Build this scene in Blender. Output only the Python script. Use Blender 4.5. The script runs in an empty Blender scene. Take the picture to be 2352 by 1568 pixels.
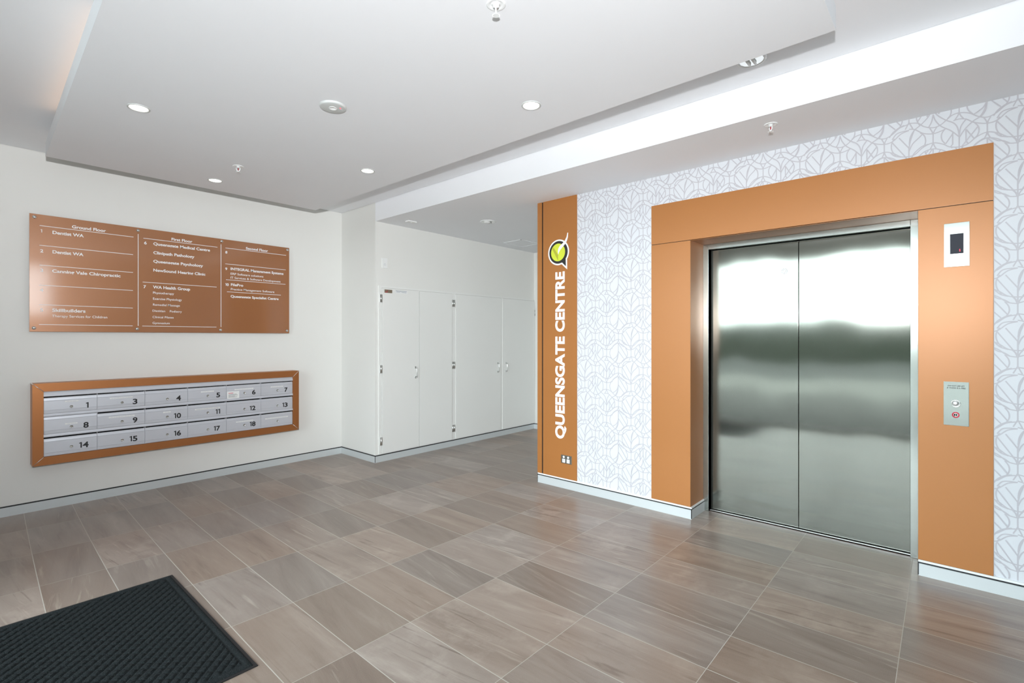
import bpy, bmesh, math, random
from mathutils import Vector, Matrix

random.seed(7)
SC = bpy.context.scene
COL = SC.collection
R = math.radians

# ------------------------------------------------------------------ camera
EYE = 1.386
cam_data = bpy.data.cameras.new('camera')
cam_data.sensor_width = 36.0
cam_data.lens = 1145.35 / 2352 * 36.0
cam_data.shift_y = -9.0 / 2352
cam_data.clip_start = 0.02
cam = bpy.data.objects.new('camera', cam_data)
COL.objects.link(cam)
cam.location = (0, 0, EYE)
cam.rotation_euler = (R(90), 0, 0.72358 - R(90))
SC.camera = cam

# ------------------------------------------------------------------ sky, flash, exposure
VS = SC.view_settings
SC.display_settings.display_device = 'sRGB'
VS.view_transform = 'Standard'
VS.look = 'None'
VS.gamma = 1.0
VS.use_curve_mapping = False
VS.exposure = 0.74

SKY = 8.6
W = bpy.data.worlds.new('overcast_sky')
SC.world = W
W.use_nodes = True
wn, wl = W.node_tree.nodes, W.node_tree.links
wn['Background'].inputs['Color'].default_value = (0.86, 0.93, 1.0, 1)
wn['Background'].inputs['Strength'].default_value = SKY


def lamp(name, kind, loc, energy, color=(1, 1, 1), size=0.1, rot=(0, 0, 0), size_y=None):
    d = bpy.data.lights.new(name, kind)
    d.energy = energy
    d.color = color
    if kind == 'AREA':
        d.shape = 'RECTANGLE' if size_y else 'SQUARE'
        d.size = size
        if size_y:
            d.size_y = size_y
    else:
        d.shadow_soft_size = size
    o = bpy.data.objects.new(name, d)
    COL.objects.link(o)
    o.location = loc
    o.rotation_euler = rot
    return o


# the flash gun mounted above the photographer's camera
fl = lamp('camera_flash', 'SPOT', (-0.03, -0.02, 1.71), 77.0, (0.97, 0.98, 1.0), 0.03, rot=(R(90 + 30), 0, 0.72358 - R(85)))
fl.data.spot_size = R(148)
fl.data.spot_blend = 1.0
fl.data.use_nodes = True
fo = fl.data.node_tree.nodes.new('ShaderNodeLightFalloff')
fo.inputs['Strength'].default_value = 1.0
fl.data.node_tree.links.new(fo.outputs['Linear'], fl.data.node_tree.nodes['Emission'].inputs['Strength'])
# sky portals in the two glazed openings (they only guide the sampling of the sky)
p = lamp('glazing_light_guide', 'AREA', (-0.62, 1.2, 1.33), 1.0, size=2.66, size_y=5.2, rot=(0, R(-90), 0))
p.data.cycles.is_portal = True
p = lamp('side_light_guide', 'AREA', (0.93, -2.60, 2.32), 1.0, size=0.9, size_y=1.1, rot=(R(90), 0, 0))
p.data.cycles.is_portal = True

# ------------------------------------------------------------------ room measures (metres)
XF, YR, YL = -0.55, -2.50, 5.50        # glazed front, right wall, left wall
XB, YC, XE = 3.136, 4.79, 5.93         # bulkhead/return wall, corridor wall, corridor end
XL, YE = 3.765, 2.987                  # lift wall face and its free end
ZH, ZL = 2.878, 2.675                  # high and low ceiling
XD = 4.07                              # lift door plane
GY0, GY1 = -1.10, 3.80                 # extent of the glazed front


# ------------------------------------------------------------------ node helpers
def new_mat(name):
    m = bpy.data.materials.new(name)
    m.use_nodes = True
    return m, m.node_tree.nodes, m.node_tree.links, m.node_tree.nodes['Principled BSDF']


def rgb(h):
    """sRGB 0-255 triple to linear"""
    f = lambda c: (c / 12.92 if c <= 0.04045 else ((c + 0.055) / 1.055) ** 2.4)
    return tuple(f(c / 255) for c in h) + (1,)


def plain(name, color, rough=0.5, metal=0.0, spec=0.5, coat=0.0, coat_rough=0.03, emit=None, estr=0.0):
    m, n, l, b = new_mat(name)
    b.inputs['Base Color'].default_value = color
    b.inputs['Roughness'].default_value = rough
    b.inputs['Metallic'].default_value = metal
    b.inputs['Specular IOR Level'].default_value = spec
    b.inputs['Coat Weight'].default_value = coat
    b.inputs['Coat Roughness'].default_value = coat_rough
    if emit:
        b.inputs['Emission Color'].default_value = emit
        b.inputs['Emission Strength'].default_value = estr
    return m


class NG:
    """tiny expression helper for shader math"""
    def __init__(self, nodes, links):
        self.n, self.l = nodes, links

    def put(self, sock, v):
        if hasattr(v, 'is_linked'):
            self.l.new(v, sock)
        else:
            sock.default_value = v

    def math(self, op, a, b=0.0, c=None):
        t = self.n.new('ShaderNodeMath')
        t.operation = op
        self.put(t.inputs[0], a)
        self.put(t.inputs[1], b)
        if c is not None:
            self.put(t.inputs[2], c)
        return t.outputs[0]

    def xyz(self, x=0.0, y=0.0, z=0.0):
        t = self.n.new('ShaderNodeCombineXYZ')
        for s, v in zip(t.inputs, (x, y, z)):
            self.put(s, v)
        return t.outputs[0]

    def sep(self, v):
        t = self.n.new('ShaderNodeSeparateXYZ')
        self.l.new(v, t.inputs[0])
        return t.outputs

    def pos(self):
        return self.n.new('ShaderNodeNewGeometry').outputs['Position']

    def noise(self, vec, scale, detail=3.0, rough=0.55, dist=0.0):
        t = self.n.new('ShaderNodeTexNoise')
        self.l.new(vec, t.inputs['Vector'])
        t.inputs['Scale'].default_value = scale
        t.inputs['Detail'].default_value = detail
        t.inputs['Roughness'].default_value = rough
        t.inputs['Distortion'].default_value = dist
        return t.outputs['Fac']

    def white(self, vec):
        t = self.n.new('ShaderNodeTexWhiteNoise')
        t.noise_dimensions = '3D'
        self.l.new(vec, t.inputs['Vector'])
        return t.outputs['Value'], t.outputs['Color']

    def mix(self, f, a, b):
        t = self.n.new('ShaderNodeMix')
        t.data_type = 'RGBA'
        self.put(t.inputs['Factor'], f)
        self.put(t.inputs['A'], a)
        self.put(t.inputs['B'], b)
        return t.outputs['Result']

    def ramp(self, f, stops):
        t = self.n.new('ShaderNodeValToRGB')
        self.l.new(f, t.inputs[0])
        e = t.color_ramp.elements
        while len(e) < len(stops):
            e.new(0.5)
        for el, (p, c) in zip(e, stops):
            el.position = p
            el.color = c if len(c) == 4 else tuple(c) + (1,)
        return t.outputs['Color']

    def bump(self, h, strength, dist):
        t = self.n.new('ShaderNodeBump')
        t.inputs['Strength'].default_value = strength
        t.inputs['Distance'].default_value = dist
        self.l.new(h, t.inputs['Height'])
        return t.outputs['Normal']


def painted(name, color, rough=0.55, tex=0.05):
    """rolled paint: very fine bump, faint unevenness"""
    m, n, l, b = new_mat(name)
    g = NG(n, l)
    p = g.pos()
    f = g.noise(p, 2.0, 3)
    c2 = tuple(min(1, v * 0.97) for v in color[:3]) + (1,)
    l.new(g.mix(f, color, c2), b.inputs['Base Color'])
    b.inputs['Roughness'].default_value = rough
    b.inputs['Specular IOR Level'].default_value = 0.35
    l.new(g.bump(g.noise(p, 420, 2), tex, 0.001), b.inputs['Normal'])
    return m


M = {}
M['wall'] = painted('wall_paint', (0.785, 0.785, 0.755, 1))
M['ceiling'] = painted('ceiling_paint', (0.875, 0.89, 0.915, 1), 0.7)
M['door_paint'] = painted('satin_door_paint', (0.80, 0.805, 0.78, 1), 0.38, 0.03)
M['white'] = plain('white_plastic', (0.82, 0.83, 0.82, 1), 0.35)
M['white_metal'] = plain('white_enamel', (0.85, 0.87, 0.87, 1), 0.3)
M['grey_enamel'] = plain('pale_grey_enamel', (0.60, 0.62, 0.61, 1), 0.4)
M['black'] = plain('black_void', (0.006, 0.006, 0.007, 1), 0.8, spec=0.1)
M['black_strip'] = plain('black_rubber_strip', (0.012, 0.013, 0.015, 1), 0.5)
M['skirting'] = plain('anodised_skirting', (0.62, 0.66, 0.67, 1), 0.42, 0.25)
M['silver'] = plain('silver_aluminium', (0.60, 0.62, 0.67, 1), 0.40, 0.35)
M['silver_trim'] = plain('bright_aluminium_trim', (0.75, 0.75, 0.75, 1), 0.25, 0.9)
M['chrome'] = plain('chrome', (0.78, 0.79, 0.78, 1), 0.12, 1.0)
M['letter_white'] = plain('white_vinyl', (0.84, 0.84, 0.84, 1), 0.45)
M['ink'] = plain('black_ink', (0.008, 0.008, 0.01, 1), 0.5)
M['blue_ink'] = plain('blue_ink', (0.08, 0.11, 0.20, 1), 0.5)
M['red'] = plain('red_print', (0.55, 0.03, 0.06, 1), 0.45)
M['red_glass'] = plain('red_bulb', (0.45, 0.01, 0.03, 1), 0.15)
M['lime'] = plain('lime_vinyl', (0.62, 0.70, 0.05, 1), 0.45)
M['lime_light'] = plain('pale_lime_vinyl', (0.70, 0.74, 0.14, 1), 0.45)
M['olive'] = plain('olive_vinyl', (0.42, 0.42, 0.04, 1), 0.45)
M['charcoal'] = plain('charcoal_vinyl', (0.022, 0.022, 0.02, 1), 0.5)
M['bronze_tag'] = plain('bronze_tag', (0.27, 0.21, 0.15, 1), 0.4, 0.4)
M['screen'] = plain('dark_display_glass', (0.035, 0.038, 0.050, 1), 0.55, spec=0.2)
M['led_red'] = plain('red_led', (0.3, 0, 0, 1), 0.4, emit=(1, 0.02, 0.05, 1), estr=3.0)
M['lamp_on'] = plain('lit_lamp', (1, 1, 1, 1), 0.5, emit=(1.0, 0.90, 0.80, 1), estr=4.0)
M['cove'] = plain('cove_led_strip', (1, 1, 1, 1), 0.5, emit=(1.0, 0.60, 0.34, 1), estr=1.2)
M['shadow_gap'] = plain('dark_gap', (0.02, 0.014, 0.01, 1), 0.7)
M['hedge'] = plain('hedge_leaves', (0.02, 0.035, 0.018, 1), 0.8)
M['paper_orange'] = plain('orange_red_frame', (0.75, 0.10, 0.03, 1), 0.5)


def make_copper(name, base, rough, metal, coat, coat_rough, grain=0.0):
    m, n, l, b = new_mat(name)
    g = NG(n, l)
    p = g.pos()
    f = g.noise(p, 900, 1)
    f2 = g.noise(p, 3.0, 2)
    c2 = tuple(v * 0.90 for v in base[:3]) + (1,)
    l.new(g.mix(g.math('MULTIPLY_ADD', f2, 0.5, g.math('MULTIPLY', f, 0.5)), base, c2), b.inputs['Base Color'])
    b.inputs['Metallic'].default_value = metal
    b.inputs['Roughness'].default_value = rough
    b.inputs['Coat Weight'].default_value = coat
    b.inputs['Coat Roughness'].default_value = coat_rough
    b.inputs['Specular IOR Level'].default_value = 0.5
    return m


M['copper'] = make_copper('copper_composite_panel', (0.44, 0.176, 0.048, 1), 0.37, 0.15, 0.0, 0.42)
M['copper_box'] = make_copper('copper_mailbox_trim', (0.42, 0.165, 0.055, 1), 0.38, 0.6, 0.0, 0.3)
M['copper_glass'] = make_copper('back_painted_glass', (0.36, 0.145, 0.052, 1), 0.35, 0.25, 1.0, 0.10)


def make_steel(name, base, rough, aniso, tangent, wave, streak_axis):
    """brushed stainless: vertical grain, slightly oil-canned sheet"""
    m, n, l, b = new_mat(name)
    g = NG(n, l)
    x, y, z = g.sep(g.pos())
    b.inputs['Metallic'].default_value = 0.9
    st = g.noise(g.xyz(g.math('MULTIPLY', x, 500), g.math('MULTIPLY', y, 500), g.math('MULTIPLY', z, 2.0)), 1.0, 2)
    c2 = tuple(v * 0.88 for v in base[:3]) + (1,)
    l.new(g.mix(st, base, c2), b.inputs['Base Color'])
    b.inputs['Roughness'].default_value = rough
    b.inputs['Anisotropic'].default_value = aniso
    t = n.new('ShaderNodeCombineXYZ')
    for s, v in zip(t.inputs, tangent):
        s.default_value = v
    l.new(t.outputs[0], b.inputs['Tangent'])
    if wave:
        wv = g.noise(g.xyz(g.math('MULTIPLY', x, 1.0), g.math('MULTIPLY', y, 1.5), g.math('MULTIPLY', z, 0.8)), 1.7, 1)
        l.new(g.bump(wv, 0.22, wave), b.inputs['Normal'])
    return m


M['steel'] = make_steel('brushed_stainless_door', (0.19, 0.195, 0.172, 1), 0.115, 0.9, (0, 1, 0), 0.02, 'z')
M['steel_flat'] = make_steel('brushed_stainless_frame', (0.38, 0.40, 0.375, 1), 0.22, 0.7, (0, 1, 0), 0.0, 'z')


def make_floor():
    m, n, l, b = new_mat('taupe_stone_tiles')
    g = NG(n, l)
    x, y, z = g.sep(g.pos())
    mul, add = (lambda a, c: g.math('MULTIPLY', a, c)), (lambda a, c: g.math('ADD', a, c))

    def poly(k):
        t = add(mul(y, k[1]), k[0])
        t = add(t, mul(mul(y, y), k[2]))
        t = add(t, mul(x, k[3]))
        t = add(t, mul(mul(x, y), k[4]))
        return add(t, mul(mul(x, x), k[5]))
    # the tile layer's grid: 300 mm courses across, 600 mm along, set out by eye
    u = poly((-7.90869, -0.01581, -0.0131, 3.28157, 0.03843, -0.00836))
    v = poly((-5.2321, 1.60908, 0.00546, -0.02211, 0.01891, 0.00046))
    fu, fv = g.math('FLOOR', u), g.math('FLOOR', v)
    du, dv = g.math('FRACT', u), g.math('FRACT', v)
    eu = mul(g.math('MINIMUM', du, g.math('SUBTRACT', 1.0, du)), 0.302)
    ev = mul(g.math('MINIMUM', dv, g.math('SUBTRACT', 1.0, dv)), 0.604)
    gu = g.math('LESS_THAN', eu, 0.0021)
    gv = g.math('LESS_THAN', ev, 0.0014)
    grout = g.math('MAXIMUM', gu, gv)
    cell = g.xyz(fu, fv, 0.5)
    r1, rc = g.white(cell)
    ra, rb, rcx = g.sep(rc)
    # per-tile shifted, slightly slanted streak space
    sl = g.math('SUBTRACT', mul(ra, 0.36), 0.18)
    xs = add(mul(add(x, mul(y, sl)), 1.0), mul(rb, 37.0))
    ys = add(mul(y, 0.12), mul(ra, 23.0))
    sv = g.xyz(xs, ys, mul(rcx, 19.0))
    s1 = g.noise(sv, 8.0, 7, 0.66, 0.6)
    s2 = g.noise(g.xyz(xs, mul(ys, 0.5), mul(rcx, 31.0)), 24.0, 4, 0.6, 0.9)
    s3 = g.noise(g.xyz(xs, mul(ys, 0.6), mul(ra, 41.0)), 30.0, 3, 0.6, 0.6)
    fine = g.noise(g.pos(), 330.0, 3, 0.75)
    blot = g.noise(g.xyz(add(x, mul(rb, 11)), add(y, mul(ra, 17)), 0.0), 3.4, 5, 0.65)
    c = g.ramp(s1, [(0.25, rgb((122, 107, 98))), (0.44, rgb((148, 133, 123))), (0.60, rgb((160, 146, 136))), (0.80, rgb((186, 174, 163)))])
    one = lambda f, lo, hi: g.math('MINIMUM', 1.0, g.math('MAXIMUM', 0.0, g.math('DIVIDE', g.math('SUBTRACT', f, lo), hi - lo)))
    c = g.mix(mul(one(s2, 0.40, 0.30), mul(r1, 0.85)), c, rgb((104, 88, 78)))
    c = g.mix(mul(one(s3, 0.60, 0.72), mul(rb, 0.75)), c, rgb((196, 184, 172)))
    c = g.mix(mul(one(blot, 0.52, 0.75), mul(one(ra, 0.45, 0.9), 0.75)), c, rgb((190, 178, 167)))
    # tile to tile difference
    hsv = n.new('ShaderNodeHueSaturation')
    l.new(c, hsv.inputs['Color'])
    l.new(add(0.70, mul(r1, 0.31)), hsv.inputs['Value'])
    l.new(add(0.88, mul(rcx, 0.5)), hsv.inputs['Saturation'])
    c = hsv.outputs['Color']
    c = g.mix(mul(g.math('SUBTRACT', fine, 0.40), 0.8), c, rgb((182, 171, 160)))
    c = g.mix(grout, c, rgb((188, 182, 172)))
    l.new(c, b.inputs['Base Color'])
    b.inputs['Specular IOR Level'].default_value = 0.55
    l.new(add(add(0.24, mul(s1, 0.16)), mul(grout, 0.35)), b.inputs['Roughness'])
    h = g.math('SUBTRACT', mul(fine, 0.15), mul(grout, 1.0))
    l.new(g.bump(h, 0.25, 0.0012), b.inputs['Normal'])
    return m


M['floor'] = make_floor()


def make_mat():
    m, n, l, b = new_mat('charcoal_ribbed_carpet')
    g = NG(n, l)
    p = g.pos()
    f = g.noise(p, 420, 3, 0.7)
    c = g.ramp(f, [(0.32, (0.004, 0.006, 0.006)), (0.55, (0.024, 0.029, 0.031)), (0.75, (0.085, 0.095, 0.10))])
    l.new(c, b.inputs['Base Color'])
    b.inputs['Roughness'].default_value = 0.95
    b.inputs['Specular IOR Level'].default_value = 0.1
    l.new(g.bump(f, 0.8, 0.003), b.inputs['Normal'])
    return m


M['mat'] = make_mat()
M['mat_rubber'] = plain('black_rubber', (0.012, 0.012, 0.013, 1), 0.6)
M['paper'] = painted('wallpaper_ground', (0.68, 0.70, 0.735, 1), 0.5, 0.0)
M['paper_line'] = plain('wallpaper_line', (0.50, 0.49, 0.525, 1), 0.5)


def make_pane():
    m, n, l, b = new_mat('clear_pane')
    n.remove(b)
    o = n['Material Output']
    tr = n.new('ShaderNodeBsdfTransparent')
    tr.inputs[0].default_value = (0.93, 0.96, 0.95, 1)
    gl = n.new('ShaderNodeBsdfGlossy')
    gl.inputs['Roughness'].default_value = 0.01
    fr = n.new('ShaderNodeFresnel')
    fr.inputs[0].default_value = 1.45
    mx = n.new('ShaderNodeMixShader')
    l.new(fr.outputs[0], mx.inputs[0])
    l.new(tr.outputs[0], mx.inputs[1])
    l.new(gl.outputs[0], mx.inputs[2])
    l.new(mx.outputs[0], o.inputs['Surface'])
    return m


M['pane'] = make_pane()
M['paving'] = plain('outdoor_paving', (0.20, 0.20, 0.185, 1), 0.8)
M['paving_dark'] = plain('dark_paving', (0.11, 0.11, 0.103, 1), 0.8)
M['asphalt'] = plain('asphalt', (0.06, 0.065, 0.062, 1), 0.85)
M['grass'] = plain('mown_grass', (0.03, 0.045, 0.025, 1), 0.9)
M['mullion'] = plain('white_powder_coat', (0.55, 0.56, 0.56, 1), 0.4)
M['dark_door'] = plain('dark_timber_door', (0.10, 0.06, 0.035, 1), 0.4)


# ------------------------------------------------------------------ mesh helpers
class MB:
    def __init__(self):
        self.v, self.f, self.mi, self.sm = [], [], [], []

    def add(self, verts, faces, mi=0, smooth=False):
        o = len(self.v)
        self.v += [tuple(p) for p in verts]
        for f in faces:
            self.f.append([i + o for i in f])
            self.mi.append(mi)
            self.sm.append(smooth)
        return self

    def box(self, x0, x1, y0, y1, z0, z1, mi=0):
        x0, x1 = min(x0, x1), max(x0, x1)
        y0, y1 = min(y0, y1), max(y0, y1)
        z0, z1 = min(z0, z1), max(z0, z1)
        v = [(x0, y0, z0), (x1, y0, z0), (x1, y1, z0), (x0, y1, z0), (x0, y0, z1), (x1, y0, z1), (x1, y1, z1), (x0, y1, z1)]
        return self.add(v, [(3, 2, 1, 0), (4, 5, 6, 7), (0, 1, 5, 4), (1, 2, 6, 5), (2, 3, 7, 6), (3, 0, 4, 7)], mi)

    def bbox(self, x0, x1, y0, y1, z0, z1, r=0.004, mi=0, seg=2):
        """box with rounded edges"""
        bm = bmesh.new()
        bmesh.ops.create_cube(bm, size=1.0)
        sx, sy, sz = abs(x1 - x0), abs(y1 - y0), abs(z1 - z0)
        for w in bm.verts:
            w.co = Vector(((x0 + x1) / 2 + w.co.x * sx, (y0 + y1) / 2 + w.co.y * sy, (z0 + z1) / 2 + w.co.z * sz))
        r = min(r, 0.45 * min(sx, sy, sz))
        bmesh.ops.bevel(bm, geom=list(bm.edges), offset=r, segments=seg, profile=0.7, affect='EDGES')
        bmesh.ops.recalc_face_normals(bm, faces=bm.faces)
        bm.verts.ensure_lookup_table()
        self.add([w.co[:] for w in bm.verts], [[w.index for w in f.verts] for f in bm.faces], mi)
        bm.free()
        return self

    def prism(self, poly, ax, d0, d1, mi=0):
        """poly: 2-D outline, extruded along axis ax ('x','y','z') from d0 to d1"""
        def P(a, b, d):
            return {'x': (d, a, b), 'y': (a, d, b), 'z': (a, b, d)}[ax]
        n = len(poly)
        v = [P(a, b, d0) for a, b in poly] + [P(a, b, d1) for a, b in poly]
        f = [list(range(n))[::-1], list(range(n, 2 * n))] + [(i, (i + 1) % n, n + (i + 1) % n, n + i) for i in range(n)]
        return self.add(v, f, mi)

    def lathe(self, prof, c, ax, seg=32, mi=0, smooth=True, cap=True):
        """prof: list of (radius, height) revolved about axis ax through c"""
        u, v, w = {'x': ((0, 1, 0), (0, 0, 1), (1, 0, 0)), 'y': ((0, 0, 1), (1, 0, 0), (0, 1, 0)), 'z': ((1, 0, 0), (0, 1, 0), (0, 0, 1))}[ax]
        u, v, w, c = Vector(u), Vector(v), Vector(w), Vector(c)
        vs = []
        for r, h in prof:
            for k in range(seg):
                a = 2 * math.pi * k / seg
                vs.append(c + u * (r * math.cos(a)) + v * (r * math.sin(a)) + w * h)
        fs = []
        for i in range(len(prof) - 1):
            for k in range(seg):
                k2 = (k + 1) % seg
                fs.append((i * seg + k, i * seg + k2, (i + 1) * seg + k2, (i + 1) * seg + k))
        self.add(vs, fs, mi, smooth)
        if cap:
            for i in (0, len(prof) - 1):
                if prof[i][0] > 1e-5:
                    self.add(vs[i * seg:(i + 1) * seg], [list(range(seg))], mi, False)
        return self

    def tube(self, pts, r, seg=10, mi=0):
        pts = [Vector(p) for p in pts]
        vs, fs = [], []
        ref = None
        for i, p in enumerate(pts):
            t = (pts[min(i + 1, len(pts) - 1)] - pts[max(i - 1, 0)]).normalized()
            if ref is None:
                ref = t.orthogonal().normalized()
            ref = (ref - t * ref.dot(t)).normalized()
            b = t.cross(ref)
            rr = r[i] if isinstance(r, (list, tuple)) else r
            for k in range(seg):
                a = 2 * math.pi * k / seg
                vs.append(p + ref * (rr * math.cos(a)) + b * (rr * math.sin(a)))
        for i in range(len(pts) - 1):
            for k in range(seg):
                k2 = (k + 1) % seg
                fs.append((i * seg + k, i * seg + k2, (i + 1) * seg + k2, (i + 1) * seg + k))
        self.add(vs, fs, mi, True)
        self.add(vs[:seg], [list(range(seg))[::-1]], mi)
        self.add(vs[-seg:], [list(range(seg))], mi)
        return self

    def mesh(self, me, mi=0):
        return self.add([v.co[:] for v in me.vertices], [list(q.vertices) for q in me.polygons], mi)


def link(name, mb, mats, parent=None, origin=None):
    """ONE mesh object; verts are world coordinates, stored relative to the thing's base"""
    if not isinstance(mats, (list, tuple)):
        mats = [mats]
    root = parent
    while root is not None and root.parent is not None:
        root = root.parent
    if origin is None:
        origin = root.location if root is not None else Vector((0, 0, 0))
    o = Vector(origin)
    me = bpy.data.meshes.new(name)
    me.from_pydata([tuple(Vector(p) - o) for p in mb.v], [], mb.f)
    for mt in mats:
        me.materials.append(mt)
    for q, i, s in zip(me.polygons, mb.mi, mb.sm):
        q.material_index = i
        q.use_smooth = s
    bm = bmesh.new()
    bm.from_mesh(me)
    bmesh.ops.remove_doubles(bm, verts=bm.verts, dist=1e-6)
    bmesh.ops.recalc_face_normals(bm, faces=bm.faces)
    bm.to_mesh(me)
    bm.free()
    me.update()
    ob = bpy.data.objects.new(name, me)
    COL.objects.link(ob)
    if parent is None:
        ob.location = o
    else:
        ob.parent = parent
    return ob


def tag(o, label=None, cat=None, group=None, kind=None):
    if label:
        o['label'] = label
    if cat:
        o['category'] = cat
    if group:
        o['group'] = group
    if kind:
        o['kind'] = kind
    return o


def struct(name, mb, mats, parent=None):
    o = link(name, mb, mats, parent)
    if parent is None:
        o['kind'] = 'structure'
    return o


def thing(name, loc, label, cat, group=None):
    o = bpy.data.objects.new(name, None)
    o.empty_display_size = 0.05
    COL.objects.link(o)
    o.location = loc
    return tag(o, label, cat, group)


def move_copy(root, loc, label=None, group=None):
    c = root.copy()
    COL.objects.link(c)
    c.location = loc
    if label:
        c['label'] = label
    if group:
        c['group'] = group

    def kids(src, dst):
        for ch in list(src.children):
            k = ch.copy()
            COL.objects.link(k)
            k.parent = dst
            kids(ch, k)
    kids(root, c)
    return c


def text_mesh(body, weight=0.0, spacing=1.0):
    """flat lettering outline as mesh data, lower left at the origin, cap height 1"""
    f = bpy.data.curves.new('lettering', 'FONT')
    f.body = body
    f.size = 1.0
    f.space_character = spacing
    f.offset = weight
    f.fill_mode = 'FRONT'
    f.resolution_u = 6
    ob = bpy.data.objects.new('lettering', f)
    COL.objects.link(ob)
    dg = bpy.context.evaluated_depsgraph_get()
    dg.update()
    me = bpy.data.meshes.new_from_object(ob.evaluated_get(dg))
    bpy.data.objects.remove(ob)
    bpy.data.curves.remove(f)
    return me


def put_text(mb, body, plane, origin, x_len, cap_h, right, up, weight=0.02, depth=0.0008, mi=0, spacing=1.0, vcap=0.729):
    """lettering as thin solid letters; origin = left end of the baseline"""
    me = text_mesh(body, weight, spacing)
    xs = [v.co.x for v in me.vertices]
    x0, x1 = min(xs), max(xs)
    right, up = Vector(right), Vector(up)
    nrm = right.cross(up)
    sx = x_len / (x1 - x0)
    sy = cap_h / vcap
    o = Vector(origin)
    pts = [o + right * ((v.co.x - x0) * sx) + up * (v.co.y * sy) + nrm * depth for v in me.vertices]
    bm = bmesh.new()
    vv = [bm.verts.new(p) for p in pts]
    for q in me.polygons:
        try:
            bm.faces.new([vv[i] for i in q.vertices])
        except ValueError:
            pass
    ret = bmesh.ops.extrude_face_region(bm, geom=list(bm.faces))
    for e in ret['geom']:
        if isinstance(e, bmesh.types.BMVert):
            e.co -= nrm * depth
    bm.verts.index_update()
    mb.add([w.co[:] for w in bm.verts], [[w.index for w in f.verts] for f in bm.faces], mi)
    bm.free()
    bpy.data.meshes.remove(me)
    return mb


ONE = [(0.10, 0.0), (0.29, 0.0), (0.29, 1.0), (0.15, 1.0), (-0.10, 0.88), (-0.055, 0.735), (0.10, 0.80)]


def put_number(mb, body, origin, h, right, up, depth=0.0008, weight=0.03, end=True):
    """wide geometric numerals; origin = right (end=True) or left end of the baseline"""
    right, up = Vector(right), Vector(up)
    wd = {'1': 0.40, '4': 0.84}
    tot = sum(wd.get(ch, 0.74) for ch in body) * h + 0.10 * h * (len(body) - 1)
    o = Vector(origin) - (right * tot if end else Vector((0, 0, 0)))
    nrm = right.cross(up)
    for ch in body:
        w = wd.get(ch, 0.74) * h
        if ch == '1':
            n = len(ONE)
            v = [o + right * ((x + 0.10) * h) + up * (y * h) + nrm * d for d in (depth, 0.0) for x, y in ONE]
            mb.add(v, [list(range(n)), list(range(n, 2 * n))[::-1]] + [(i, (i + 1) % n, n + (i + 1) % n, n + i) for i in range(n)])
        else:
            put_text(mb, ch, 0, o, w, h, right, up, weight, depth)
        o = o + right * (w + 0.10 * h)
    return mb


# ================================================================== ROOM SHELL
struct('floor', MB().box(XF - 0.15, XE + 0.1, YR - 0.1, YL + 0.1, -0.10, 0.0), M['floor'])
struct('wall_left', MB().box(XF - 0.15, XB + 0.1, YL, YL + 0.1, 0, ZH + 0.1), M['wall'])
struct('wall_return', MB().box(XB, XB + 0.1, YC, YL, 0, ZH + 0.1), M['wall'])
struct('wall_corridor', MB().box(XB + 0.1, XE + 0.1, YC, YC + 0.1, 0, ZH + 0.1), M['wall'])
struct('wall_corridor_end', MB().box(XE, XE + 0.1, YE - 0.1, YC, 0, ZH + 0.1), M['wall'])
struct('wall_lift_shaft', MB().box(XL + 0.13, XE, YE - 0.1, YE, 0, ZH + 0.1), M['wall'])

# right wall (out of the frame, mirrored in the sign): glazed side light, pier, dark door
wr = MB()
wr.box(1.36, 1.86, YR - 0.1, YR, 0, ZH + 0.1)
wr.box(2.86, XL, YR - 0.1, YR, 0, ZH + 0.1)
wr.box(1.86, 2.86, YR - 0.1, YR, 2.12, ZH + 0.1)
wr.box(XF, 0.50, YR - 0.1, YR, 0, ZH + 0.1)
wr.box(0.50, 1.36, YR - 0.1, YR, 2.84, ZH + 0.1)
wr.box(0.50, 1.36, YR - 0.1, YR, 0, 1.80)
struct('wall_right', wr, M['wall'])
d1 = tag(link('door_1', MB().box(1.90, 2.82, YR - 0.07, YR - 0.025, 0.005, 2.08), M['dark_door']), kind='structure')
link('door_frame', MB().box(1.86, 1.90, YR - 0.1, YR + 0.01, 0, 2.12).box(2.82, 2.86, YR - 0.1, YR + 0.01, 0, 2.12).box(1.90, 2.82, YR - 0.1, YR + 0.01, 2.08, 2.12), M['white_metal'], d1)
link('door_handle', MB().tube([(2.73, YR - 0.025, 1.0), (2.73, YR + 0.03, 1.0), (2.61, YR + 0.03, 1.0)], 0.009), M['chrome'], d1)


def glazing(name, a0, a1, zt, n, axis, at, rails):
    """framed fixed glazing in the plane axis=at, from a0 to a1"""
    B = (lambda mb, p, q, z0, z1, t: mb.box(at - t, at + t, p, q, z0, z1)) if axis == 'x' else (lambda mb, p, q, z0, z1, t: mb.box(p, q, at - t, at + t, z0, z1))
    fr = MB()
    for i in range(n + 1):
        c = a0 + (a1 - a0) * i / n
        B(fr, c - 0.02, c + 0.02, rails[0], zt, 0.035)
    for z in rails:
        B(fr, a0, a1, z, z + 0.04, 0.03)
    w = struct(name, fr, M['mullion'])
    for i in range(n):
        p, q = a0 + (a1 - a0) * i / n + 0.02, a0 + (a1 - a0) * (i + 1) / n - 0.02
        link('pane', B(MB(), p, q, rails[0] + 0.04, zt - 0.04, 0.004), M['pane'], w)
    return w


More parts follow.
